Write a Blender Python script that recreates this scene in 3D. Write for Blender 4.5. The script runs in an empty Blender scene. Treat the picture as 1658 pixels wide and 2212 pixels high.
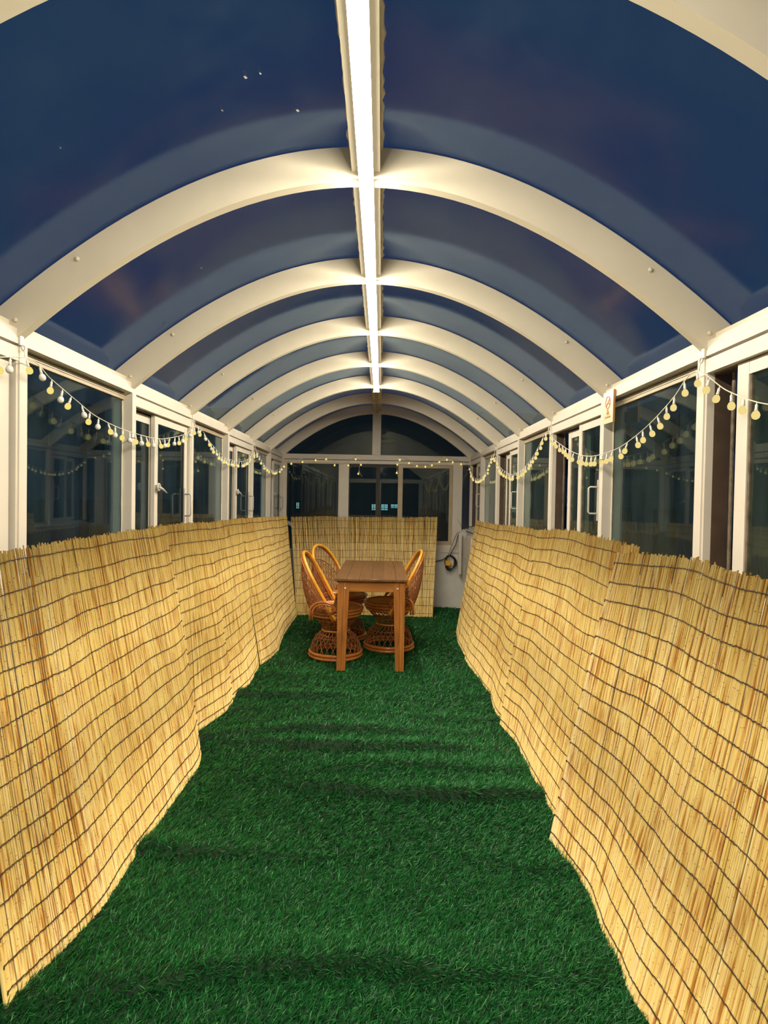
import bpy, bmesh, math, random
import numpy as np
from mathutils import Matrix, Vector

# ------------------------------------------------------------------ camera, sky, exposure
scn = bpy.context.scene
COL = scn.collection
F_PX, PITCH, YAW, ROLL = 1270.0, 0.0202, 0.0042, 0.0176
CAM = (0.079, 0.0, 1.45)
cy_, sy_ = math.cos(YAW), math.sin(YAW)
cp_, sp_ = math.cos(PITCH), math.sin(PITCH)
cr_, sr_ = math.cos(ROLL), math.sin(ROLL)
RC = (np.array([[cr_, -sr_, 0], [sr_, cr_, 0], [0, 0, 1]]) @ np.array([[1, 0, 0], [0, cp_, -sp_], [0, sp_, cp_]])
      @ np.array([[cy_, 0, -sy_], [0, 1, 0], [sy_, 0, cy_]]) @ np.array([[1, 0, 0], [0, 0, -1], [0, 1, 0]], float))
cd = bpy.data.cameras.new('camera')
cd.sensor_fit = 'HORIZONTAL'; cd.sensor_width = 36.0; cd.lens = 36.0 * F_PX / 1658.0
cd.clip_start = 0.02; cd.clip_end = 300
cam = bpy.data.objects.new('camera', cd); COL.objects.link(cam)
m4 = Matrix.Identity(4)
for i in range(3):
    m4[i][0] = RC[0][i]; m4[i][1] = -RC[1][i]; m4[i][2] = -RC[2][i]; m4[i][3] = CAM[i]
cam.matrix_world = m4
scn.camera = cam

SKY = (0.020, 0.040, 0.106)
w = bpy.data.worlds.new('night_sky'); scn.world = w; w.use_nodes = True
w.node_tree.nodes['Background'].inputs[0].default_value = (*SKY, 1)
w.node_tree.nodes['Background'].inputs[1].default_value = 1.0
LAMP = (1.0, 0.91, 0.74); LAMP_STRENGTH = 178.0
scn.view_settings.view_transform = 'Standard'; scn.view_settings.look = 'None'
scn.view_settings.gamma = 1.0; scn.view_settings.use_curve_mapping = False
scn.view_settings.exposure = 0.0
cyc = scn.cycles
cyc.max_bounces = 8; cyc.diffuse_bounces = 4; cyc.glossy_bounces = 4; cyc.transparent_max_bounces = 20
cyc.caustics_reflective = False; cyc.caustics_refractive = False; cyc.sample_clamp_indirect = 4.0

random.seed(4); rng = np.random.default_rng(7)

# ------------------------------------------------------------------ materials
def new_mat(name):
    m = bpy.data.materials.new(name); m.use_nodes = True
    nt = m.node_tree; b = nt.nodes['Principled BSDF']
    return m, nt, b

def principled(name, col, rough=0.5, var=0.0, scale=6.0, spec=0.5, bump=0.0, coat=0.0, metal=0.0, coord='Object', stretch=(1, 1, 1)):
    m, nt, b = new_mat(name)
    b.inputs['Base Color'].default_value = (*col, 1); b.inputs['Roughness'].default_value = rough
    b.inputs['Specular IOR Level'].default_value = spec; b.inputs['Metallic'].default_value = metal
    b.inputs['Coat Weight'].default_value = coat; b.inputs['Coat Roughness'].default_value = 0.15
    if var or bump:
        tc = nt.nodes.new('ShaderNodeTexCoord'); mp = nt.nodes.new('ShaderNodeMapping'); mp.inputs['Scale'].default_value = stretch
        nz = nt.nodes.new('ShaderNodeTexNoise'); nz.inputs['Scale'].default_value = scale; nz.inputs['Detail'].default_value = 5
        nt.links.new(tc.outputs[coord], mp.inputs[0]); nt.links.new(mp.outputs[0], nz.inputs['Vector'])
        if var:
            rp = nt.nodes.new('ShaderNodeValToRGB')
            rp.color_ramp.elements[0].position = 0.3; rp.color_ramp.elements[1].position = 0.7
            rp.color_ramp.elements[0].color = (*[c * (1 - var) for c in col], 1)
            rp.color_ramp.elements[1].color = (*[min(1, c * (1 + var * .5)) for c in col], 1)
            nt.links.new(nz.outputs['Fac'], rp.inputs[0]); nt.links.new(rp.outputs[0], b.inputs['Base Color'])
        if bump:
            bp = nt.nodes.new('ShaderNodeBump'); bp.inputs['Strength'].default_value = bump; bp.inputs['Distance'].default_value = 0.004
            nt.links.new(nz.outputs['Fac'], bp.inputs['Height']); nt.links.new(bp.outputs[0], b.inputs['Normal'])
    return m

def emitter(name, col, strength, sample=True):
    m, nt, b = new_mat(name)
    nt.nodes.remove(b); e = nt.nodes.new('ShaderNodeEmission')
    e.inputs[0].default_value = (*col, 1); e.inputs[1].default_value = strength
    nt.links.new(e.outputs[0], nt.nodes['Material Output'].inputs[0])
    if not sample: m.cycles.emission_sampling = 'NONE'
    return m

def glass(name, tint, dirt_col, dirt, f0=0.045, rough=0.0, refl=(.9, .96, 1.0), stretch=(3, 3, .6)):
    """A thin pane: straight-through transmission, Schlick reflection, a film of dirt that diffuses a little."""
    m, nt, b = new_mat(name); nt.nodes.remove(b); N = nt.nodes.new; L = nt.links.new
    geo = N('ShaderNodeNewGeometry')
    dot = N('ShaderNodeVectorMath'); dot.operation = 'DOT_PRODUCT'
    L(geo.outputs['Normal'], dot.inputs[0]); L(geo.outputs['Incoming'], dot.inputs[1])
    ab = N('ShaderNodeMath'); ab.operation = 'ABSOLUTE'; L(dot.outputs['Value'], ab.inputs[0])
    om = N('ShaderNodeMath'); om.operation = 'SUBTRACT'; om.inputs[0].default_value = 1.0; L(ab.outputs[0], om.inputs[1])
    pw = N('ShaderNodeMath'); pw.operation = 'POWER'; pw.inputs[1].default_value = 5.0; L(om.outputs[0], pw.inputs[0])
    ma = N('ShaderNodeMath'); ma.operation = 'MULTIPLY_ADD'; ma.inputs[1].default_value = 1 - f0; ma.inputs[2].default_value = f0
    ma.use_clamp = True; L(pw.outputs[0], ma.inputs[0])
    tr = N('ShaderNodeBsdfTransparent'); tr.inputs[0].default_value = (*tint, 1)
    gl = N('ShaderNodeBsdfGlossy'); gl.inputs['Roughness'].default_value = rough; gl.inputs['Color'].default_value = (*refl, 1)
    mx = N('ShaderNodeMixShader'); L(ma.outputs[0], mx.inputs[0]); L(tr.outputs[0], mx.inputs[1]); L(gl.outputs[0], mx.inputs[2])
    tc = N('ShaderNodeTexCoord'); mp = N('ShaderNodeMapping'); mp.inputs['Scale'].default_value = stretch
    nz = N('ShaderNodeTexNoise'); nz.inputs['Scale'].default_value = 2.2; nz.inputs['Detail'].default_value = 7; nz.inputs['Roughness'].default_value = .62
    L(tc.outputs['Object'], mp.inputs[0]); L(mp.outputs[0], nz.inputs['Vector'])
    mr = N('ShaderNodeMapRange'); mr.inputs['From Min'].default_value = .35; mr.inputs['From Max'].default_value = .8
    mr.inputs['To Min'].default_value = dirt * .35; mr.inputs['To Max'].default_value = dirt * 2.2
    L(nz.outputs['Fac'], mr.inputs['Value'])
    df = N('ShaderNodeBsdfDiffuse'); df.inputs[0].default_value = (*dirt_col, 1)
    m2 = N('ShaderNodeMixShader'); L(mr.outputs[0], m2.inputs[0]); L(mx.outputs[0], m2.inputs[1]); L(df.outputs[0], m2.inputs[2])
    L(m2.outputs[0], nt.nodes['Material Output'].inputs[0])
    return m

def reed_mat():
    m, nt, b = new_mat('dried_reed'); N = nt.nodes.new; L = nt.links.new
    a = N('ShaderNodeAttribute'); a.attribute_name = 'rnd'
    al = N('ShaderNodeAttribute'); al.attribute_name = 'along'
    def math_(op, x, y=None, clamp=False):
        n = N('ShaderNodeMath'); n.operation = op; n.use_clamp = clamp
        for i, v in enumerate((x, y)):
            if v is None: continue
            if isinstance(v, (int, float)): n.inputs[i].default_value = v
            else: L(v, n.inputs[i])
        return n.outputs[0]
    r = a.outputs['Fac']; t = al.outputs['Fac']
    rp = N('ShaderNodeValToRGB'); cr = rp.color_ramp
    cr.elements[0].position = 0; cr.elements[0].color = (.78, .54, .14, 1)
    cr.elements[1].position = 1; cr.elements[1].color = (.68, .34, .05, 1)
    for p, c in ((.3, (.88, .70, .28, 1)), (.6, (.84, .62, .18, 1)), (.85, (.93, .78, .40, 1))):
        e = cr.elements.new(p); e.color = c
    L(math_('FRACT', math_('MULTIPLY', r, 7.31)), rp.inputs[0])
    # brown sheath patches along each reed
    cv = N('ShaderNodeCombineXYZ'); L(math_('MULTIPLY', r, 913.0), cv.inputs[0]); L(math_('MULTIPLY', t, 4.5), cv.inputs[1])
    nz = N('ShaderNodeTexNoise'); nz.inputs['Scale'].default_value = 1.0; nz.inputs['Detail'].default_value = 2
    L(cv.outputs[0], nz.inputs['Vector'])
    mr = N('ShaderNodeMapRange'); mr.inputs['From Min'].default_value = .52; mr.inputs['From Max'].default_value = .65
    mr.inputs['To Max'].default_value = .9; L(nz.outputs['Fac'], mr.inputs['Value'])
    mx = N('ShaderNodeMix'); mx.data_type = 'RGBA'; L(mr.outputs[0], mx.inputs['Factor']); L(rp.outputs[0], mx.inputs['A'])
    mx.inputs['B'].default_value = (.44, .155, .016, 1)
    # joints of the stem
    fr = math_('FRACT', math_('ADD', math_('MULTIPLY', t, math_('ADD', math_('MULTIPLY', r, 5.0), 4.0)), math_('MULTIPLY', r, 57.0)))
    nd = math_('MULTIPLY', math_('LESS_THAN', fr, .012), .8)
    m3 = N('ShaderNodeMix'); m3.data_type = 'RGBA'; L(nd, m3.inputs['Factor']); L(mx.outputs['Result'], m3.inputs['A'])
    m3.inputs['B'].default_value = (.22, .085, .02, 1)
    L(m3.outputs['Result'], b.inputs['Base Color'])
    b.inputs['Roughness'].default_value = .42; b.inputs['Specular IOR Level'].default_value = .4
    return m

def wood_mat(name, c0, c1, c2, axis, rough=.45):
    m, nt, b = new_mat(name); N = nt.nodes.new; L = nt.links.new
    tc = N('ShaderNodeTexCoord'); mp = N('ShaderNodeMapping')
    mp.inputs['Scale'].default_value = [(2.2 if i == axis else 26) for i in range(3)]
    oi = N('ShaderNodeObjectInfo'); L(tc.outputs['Object'], mp.inputs[0])
    sc_ = N('ShaderNodeVectorMath'); sc_.operation = 'SCALE'; sc_.inputs[0].default_value = (13, 7, 29); L(oi.outputs['Random'], sc_.inputs['Scale'])
    L(sc_.outputs[0], mp.inputs['Location'])
    nz = N('ShaderNodeTexNoise'); nz.inputs['Scale'].default_value = 1.4; nz.inputs['Detail'].default_value = 8; nz.inputs['Roughness'].default_value = .65
    nz.inputs['Distortion'].default_value = .6
    L(mp.outputs[0], nz.inputs['Vector'])
    rp = N('ShaderNodeValToRGB'); cr = rp.color_ramp
    cr.elements[0].position = .28; cr.elements[0].color = (*c0, 1); cr.elements[1].position = .74; cr.elements[1].color = (*c2, 1)
    e = cr.elements.new(.5); e.color = (*c1, 1)
    L(nz.outputs['Fac'], rp.inputs[0])
    hs = N('ShaderNodeHueSaturation'); ml = N('ShaderNodeMath'); ml.operation = 'MULTIPLY_ADD'; ml.inputs[1].default_value = .3; ml.inputs[2].default_value = .85
    L(oi.outputs['Random'], ml.inputs[0]); L(ml.outputs[0], hs.inputs['Value']); L(rp.outputs[0], hs.inputs['Color'])
    L(hs.outputs[0], b.inputs['Base Color']); b.inputs['Roughness'].default_value = rough
    b.inputs['Coat Weight'].default_value = .15
    return m

M = {}
M['cream'] = principled('cream_painted_aluminium', (.81, .735, .575), .42, .05, 5, .4, .05)
M['white'] = principled('white_painted_frame', (.74, .68, .58), .4, .05, 7, .4, .05)
M['tan'] = principled('brown_anodised_frame', (.50, .40, .25), .4, .12, 9, .5)
M['plaster'] = principled('white_plaster', (.74, .71, .64), .85, .12, 3, .2, .25)
M['brown'] = principled('dark_brown_track', (.10, .065, .04), .5, .3, 12)
M['dark'] = principled('dark_gasket', (.03, .025, .02), .6)
M['stained'] = principled('weathered_sealant', (.20, .16, .11), .8, .5, 30, .2, .3)
M['roof_glass'] = glass('tinted_roof_glass', (.80, .88, .92), (.30, .42, .40), .012, .056, 0.10, (.74, .88, 1.0))
M['side_glass'] = glass('dusty_side_glass', (.62, .74, .74), (.26, .42, .50), .022, .055, 0.0)
M['right_glass'] = glass('grimy_side_glass', (.60, .70, .66), (.34, .46, .42), .030, .045, 0.0)
M['end_glass'] = glass('dark_end_glass', (.56, .62, .52), (.34, .42, .34), .016, .04, 0.0)
M['led'] = emitter('lamp_diffuser', LAMP, LAMP_STRENGTH)
def led_profile(m):       # the strip inside faces down: the flanks of the frosted cover give off less than its underside
    nt = m.node_tree; N = nt.nodes.new; L = nt.links.new
    g = N('ShaderNodeNewGeometry'); sp = N('ShaderNodeSeparateXYZ'); L(g.outputs['Normal'], sp.inputs[0])
    mr = N('ShaderNodeMapRange'); mr.interpolation_type = 'SMOOTHSTEP'; mr.inputs['From Min'].default_value = .05; mr.inputs['From Max'].default_value = -1.0
    mr.inputs['To Min'].default_value = LAMP_STRENGTH * .008; mr.inputs['To Max'].default_value = LAMP_STRENGTH
    L(sp.outputs['Z'], mr.inputs['Value'])
    e = [n for n in nt.nodes if n.type == 'EMISSION'][0]; L(mr.outputs[0], e.inputs[1])
led_profile(M['led'])
M['bulb_lit'] = emitter('lit_bulb', (1.0, .80, .22), .95, False)
M['bulb_white'] = principled('frosted_bulb', (.86, .83, .76), .35)
M['bulb_clear'] = emitter('lit_clear_bulb', (1.0, .79, .29), .9, False)
M['wire_white'] = principled('clear_cable', (.78, .72, .58), .35)
M['socket'] = principled('clear_socket', (.82, .78, .70), .3)
M['reed'] = reed_mat()
M['wire_dark'] = principled('rusty_wire', (.045, .022, .012), .6, .4, 60)
M['backing'] = principled('turf_backing', (.006, .030, .010), .95, .4, 40)
M['table_top'] = wood_mat('stained_table_wood', (.095, .042, .014), (.175, .078, .025), (.27, .12, .038), 1, .38)
M['table_leg'] = wood_mat('stained_leg_wood', (.20, .070, .013), (.40, .150, .030), (.53, .215, .046), 2, .45)
M['table_apron'] = wood_mat('stained_apron_wood', (.20, .070, .013), (.41, .158, .033), (.54, .225, .05), 0, .45)
M['bolt'] = principled('pale_bolt_cap', (.82, .80, .72), .3)
M['rattan_hi'] = principled('varnished_orange_rattan', (.92, .42, .035), .28, .18, 14, .6, 0, .6)
M['rattan'] = principled('varnished_brown_rattan', (.50, .165, .035), .32, .3, 18, .6, 0, .5)
M['weave'] = principled('wicker_strand', (.36, .13, .045), .45, .35, 25, .5)
M['cane'] = principled('woven_cane_seat', (.76, .36, .07), .5, .4, 160, .4, .6)
M['black'] = principled('black_rubber_cable', (.012, .012, .013), .45)
M['grey'] = principled('grey_plastic_pipe', (.36, .36, .34), .5)
M['yellow'] = principled('yellow_plastic', (.80, .42, .02), .4)
M['acrylic'] = principled('cream_acrylic', (.86, .72, .47), .25, 0, 5, .6)
M['acrylic_edge'] = principled('orange_acrylic_edge', (.55, .25, .07), .3)
M['red_print'] = principled('red_print', (.62, .07, .02), .5)
M['brown_print'] = principled('faded_red_print', (.50, .20, .08), .5)
M['facade'] = principled('dark_facade', (.34, .38, .33), .9, .2, 1)
M['facade_pane'] = principled('unlit_pane', (.03, .04, .06), .1)
M['lit_pane'] = emitter('lit_office_pane', (.25, .66, 1.0), 1.3, False)
M['lit_pane_pale'] = emitter('lit_office_pane_pale', (.42, .74, 1.0), 1.1, False)
M['concrete'] = principled('concrete_slab', (.25, .25, .24), .9, .2, 3)

def turf_mat():
    m, nt, b = new_mat('plastic_grass_blade'); N = nt.nodes.new; L = nt.links.new
    a = N('ShaderNodeAttribute'); a.attribute_name = 'rnd'; al = N('ShaderNodeAttribute'); al.attribute_name = 'along'
    rp = N('ShaderNodeValToRGB'); cr = rp.color_ramp
    cr.elements[0].position = 0; cr.elements[0].color = (.003, .052, .012, 1)
    cr.elements[1].position = 1; cr.elements[1].color = (.20, .50, .13, 1)
    for p, c in ((.45, (.006, .115, .022, 1)), (.8, (.026, .25, .05, 1))):
        e = cr.elements.new(p); e.color = c
    L(a.outputs['Fac'], rp.inputs[0])
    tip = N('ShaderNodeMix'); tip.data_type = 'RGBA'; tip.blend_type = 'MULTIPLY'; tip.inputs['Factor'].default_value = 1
    rt = N('ShaderNodeValToRGB'); rt.color_ramp.elements[0].color = (.35, .35, .35, 1); rt.color_ramp.elements[1].color = (1, 1, 1, 1); rt.color_ramp.elements[1].position = .6  # shade at the blade roots and brighter tips painted into the colour
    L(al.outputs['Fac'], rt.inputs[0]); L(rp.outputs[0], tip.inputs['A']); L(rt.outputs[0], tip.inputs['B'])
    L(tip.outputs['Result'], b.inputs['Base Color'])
    b.inputs['Roughness'].default_value = .36; b.inputs['Specular IOR Level'].default_value = .35; b.inputs['Specular Tint'].default_value = (.6, 1, .65, 1)
    return m
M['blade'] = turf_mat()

# ------------------------------------------------------------------ mesh helpers
class MB:
    def __init__(s): s.v = []; s.f = []; s.mi = []; s.sm = []
    def add(s, verts, faces, mi=0, smooth=False):
        o = len(s.v); s.v += [tuple(p) for p in verts]
        for f in faces: s.f.append(tuple(i + o for i in f)); s.mi.append(mi); s.sm.append(smooth)
        return s
    def box(s, a, b, mi=0):
        x0, y0, z0 = [min(a[i], b[i]) for i in range(3)]; x1, y1, z1 = [max(a[i], b[i]) for i in range(3)]
        return s.add([(x0, y0, z0), (x1, y0, z0), (x1, y1, z0), (x0, y1, z0), (x0, y0, z1), (x1, y0, z1), (x1, y1, z1), (x0, y1, z1)],
                     [(0, 3, 2, 1), (4, 5, 6, 7), (0, 1, 5, 4), (1, 2, 6, 5), (2, 3, 7, 6), (3, 0, 4, 7)], mi)
    def hexa(s, lo, hi, mi=0):          # lo, hi: four corners each (counter-clockwise from above)
        return s.add(list(lo) + list(hi), [(0, 3, 2, 1), (4, 5, 6, 7), (0, 1, 5, 4), (1, 2, 6, 5), (2, 3, 7, 6), (3, 0, 4, 7)], mi)
    def tube(s, pts, r, sides=8, closed=False, mi=0, smooth=True):
        P = np.array(pts, float); n = len(P); rr = np.full(n, r) if np.isscalar(r) else np.array(r)
        if closed: T = np.roll(P, -1, 0) - np.roll(P, 1, 0)
        else: T = np.gradient(P, axis=0)
        T /= np.linalg.norm(T, axis=1)[:, None] + 1e-12
        u = np.cross(T[0], (0, 0, 1.0));
        if np.linalg.norm(u) < 1e-3: u = np.cross(T[0], (1.0, 0, 0))
        u /= np.linalg.norm(u); V = []
        ang = np.arange(sides) * 2 * math.pi / sides
        for i in range(n):
            u = u - T[i] * np.dot(u, T[i]); u /= np.linalg.norm(u) + 1e-12; w_ = np.cross(T[i], u)
            V += [tuple(P[i] + rr[i] * (math.cos(a) * u + math.sin(a) * w_)) for a in ang]
        Fs = []
        for i in range(n if closed else n - 1):
            j = (i + 1) % n
            for k in range(sides):
                l = (k + 1) % sides
                Fs.append((i * sides + k, i * sides + l, j * sides + l, j * sides + k))
        if not closed:
            Fs.append(tuple(range(sides))[::-1]); Fs.append(tuple((n - 1) * sides + k for k in range(sides)))
        return s.add(V, Fs, mi, smooth)
    def lathe(s, prof, seg=16, c=(0, 0, 0), mi=0):    # prof: (r, z) bottom to top, closed by poles
        V = []; Fs = []
        for r, z in prof:
            for k in range(seg):
                a = 2 * math.pi * k / seg; V.append((c[0] + r * math.cos(a), c[1] + r * math.sin(a), c[2] + z))
        for i in range(len(prof) - 1):
            for k in range(seg):
                l = (k + 1) % seg; Fs.append((i * seg + k, i * seg + l, (i + 1) * seg + l, (i + 1) * seg + k))
        Fs.append(tuple(range(seg))[::-1]); Fs.append(tuple((len(prof) - 1) * seg + k for k in range(seg)))
        return s.add(V, Fs, mi, True)
    def torus(s, R, r, z, seg=40, sides=8, c=(0, 0), mi=0):
        return s.tube([(c[0] + R * math.cos(2 * math.pi * k / seg), c[1] + R * math.sin(2 * math.pi * k / seg), z) for k in range(seg)], r, sides, True, mi)
    def mesh(s, name, mats):
        me = bpy.data.meshes.new(name); me.from_pydata(s.v, [], s.f); 
        for m in mats: me.materials.append(m)
        me.polygons.foreach_set('material_index', s.mi); me.polygons.foreach_set('use_smooth', s.sm); me.update()
        return me
    def build(s, name, mat, parent=None, bevel=0.0):
        mats = mat if isinstance(mat, (list, tuple)) else [mat]
        o = bpy.data.objects.new(name, s.mesh(name, mats)); COL.objects.link(o)
        if parent: o.parent = parent
        if bevel:
            md = o.modifiers.new('bevel', 'BEVEL'); md.width = bevel; md.segments = 2; md.limit_method = 'ANGLE'
        return o

def tag(o, label=None, cat=None, group=None, kind=None):
    if label: o['label'] = label
    if cat: o['category'] = cat
    if group: o['group'] = group
    if kind: o['kind'] = kind
    return o
def empty(name, loc=(0, 0, 0), rz=0.0, parent=None):
    o = bpy.data.objects.new(name, None); COL.objects.link(o); o.location = loc; o.rotation_euler = (0, 0, rz)
    o.empty_display_size = .1
    if parent: o.parent = parent
    return o
def structure(name, label, cat): return tag(empty(name), label, cat, kind='structure')
def copy_tree(o, parent=None):
    c = o.copy(); COL.objects.link(c); c.parent = parent
    for ch in list(o.children): copy_tree(ch, c)
    return c

# ------------------------------------------------------------------ dimensions
W_IN = 1.275; Y0 = 2.226; S = 0.989; YE = 8.05; YF = -1.0
EAVE = 2.06; BEAM = 0.055; SILL = 1.08
PK = [Y0 + k * S for k in range(-3, 6)]          # posts
def arch_z(x): return 2.62 - .39 * x * x + .016 * x ** 4
XS = np.linspace(-1.315, 1.315, 49)
def arch_off(d, x0=-1.315, x1=1.315, n=49):
    out = []
    for x in np.linspace(x0, x1, n):
        sl = -.78 * x + .064 * x ** 3; L_ = math.hypot(1, sl); out.append((x - sl / L_ * d, arch_z(x) + d / L_))
    return out
RIB = .125

# ------------------------------------------------------------------ floor and ceiling
fl = MB().box((-1.36, YF - .15, -.10), (1.36, YE + .15, -.035)).build('floor', M['concrete'])
tag(fl, 'plain slab of the long glazed corridor under the green turf', 'floor', kind='structure')

ceil = structure('ceiling', 'barrel vaulted roof of cream arched ribs and dark blue glass panes', 'roof')
def arch_strip(y0, y1, d0, d1, x0=-1.315, x1=1.315, n=49, smooth=True):
    mb = MB(); a = arch_off(d0, x0, x1, n); b = arch_off(d1, x0, x1, n); V = []
    for (p, q) in zip(a, b): V += [(p[0], y0, p[1]), (p[0], y1, p[1]), (q[0], y1, q[1]), (q[0], y0, q[1])]
    for r in range(4):                                    # separate corner normals per face strip
        idx = []
        for i in range(n - 1):
            k, l = r, (r + 1) % 4; idx.append((i * 4 + k, i * 4 + l, (i + 1) * 4 + l, (i + 1) * 4 + k))
        used = sorted({j for f in idx for j in f}); mp = {j: t for t, j in enumerate(used)}
        mb.add([V[j] for j in used], [tuple(mp[j] for j in f) for f in idx], 0, smooth)
    mb.add(V[:4], [(0, 1, 2, 3)]); mb.add(V[-4:], [(3, 2, 1, 0)])
    return mb
rib_y = [Y0 + k * S for k in range(-3, 6)] + [YE + .01]
bolt_mesh = MB().lathe([(.004, 0), (.009, .001), (.008, .006), (.004, .008)], 8).mesh('bolt', [M['cream']])
for y in rib_y:
    rb = arch_strip(y - .041, y, 0, RIB).build('rib', M['cream'], ceil)
    for sx in (-1, 1):
        for xx in (1.245, 1.02):
            bo = bpy.data.objects.new('bolt', bolt_mesh); COL.objects.link(bo); bo.parent = rb
            bo.location = (sx * (xx + .035), y - .041, arch_z(xx) + (.035 if xx > 1.1 else .085)); bo.rotation_euler = (math.pi / 2, 0, 0)
ys_ = [YF] + rib_y
ys_ = sorted(ys_)
for a, b in zip(ys_[:-1], ys_[1:]):
    if b - a < .05: continue
    for x0, x1 in ((-1.315, -.02), (.02, 1.315)):
        arch_strip(a + .002, b - .002, RIB + .004, RIB + .009, x0, x1, 25).build('roof_pane', M['roof_glass'], ceil)
MB().box((-.052, YF, 2.655), (.052, YE - .02, 2.745)).build('ridge_beam', M['cream'], ceil)
for sx in (-1, 1):                                        # lumpy sealant bead along the ridge
    pts = [(sx * (.056 + random.uniform(-.004, .004)), YF + .04 + i * .03, 2.739) for i in range(int((YE - YF - .1) / .03))]
    MB().tube(pts, [.008 + random.uniform(-.003, .004) for _ in pts], 5).build('sealant_bead', M['cream'], ceil)
MB().box((-.020, 6.27, 2.628), (.020, YE - .03, 2.656)).box((-.008, 6.27, 2.618), (.008, 7.5, 2.63)).build('ridge_channel', M['tan'], ceil)

for (x, y, z), sz in (((-.349, 1.779, 2.703), .006), ((-.304, 1.776, 2.713), .004), ((-.22, 1.963, 2.728), .006), ((-.447, 1.888, 2.675), .004), ((-.789, 2.795, 2.528), .006), ((-.887, 1.759, 2.472), .003)):
    MB().add([(x - sz, y - sz * .4, z), (x + sz * .3, y - sz, z - .001), (x + sz, y + sz * .5, z - .001), (x - sz * .2, y + sz, z - .002), (x, y, z + .002)], [(0, 1, 2, 3), (0, 4, 1), (1, 4, 2), (2, 4, 3), (3, 4, 0)]).build('fleck', M['plaster'], ceil)

# ------------------------------------------------------------------ side walls: low wall, sill, posts, eave beam
def side(sgn):
    """maps (depth outwards from the inner face, y, z) to the world"""
    return lambda d, y, z: (sgn * (W_IN + d), y, z)
def wbox(mb, T, d0, y0, z0, d1, y1, z1, mi=0): return mb.box(T(d0, y0, z0), T(d1, y1, z1), mi)
window_no = [0]
def next_window(label):
    window_no[0] += 1
    return structure('window_%d' % window_no[0], label, 'window')

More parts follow.
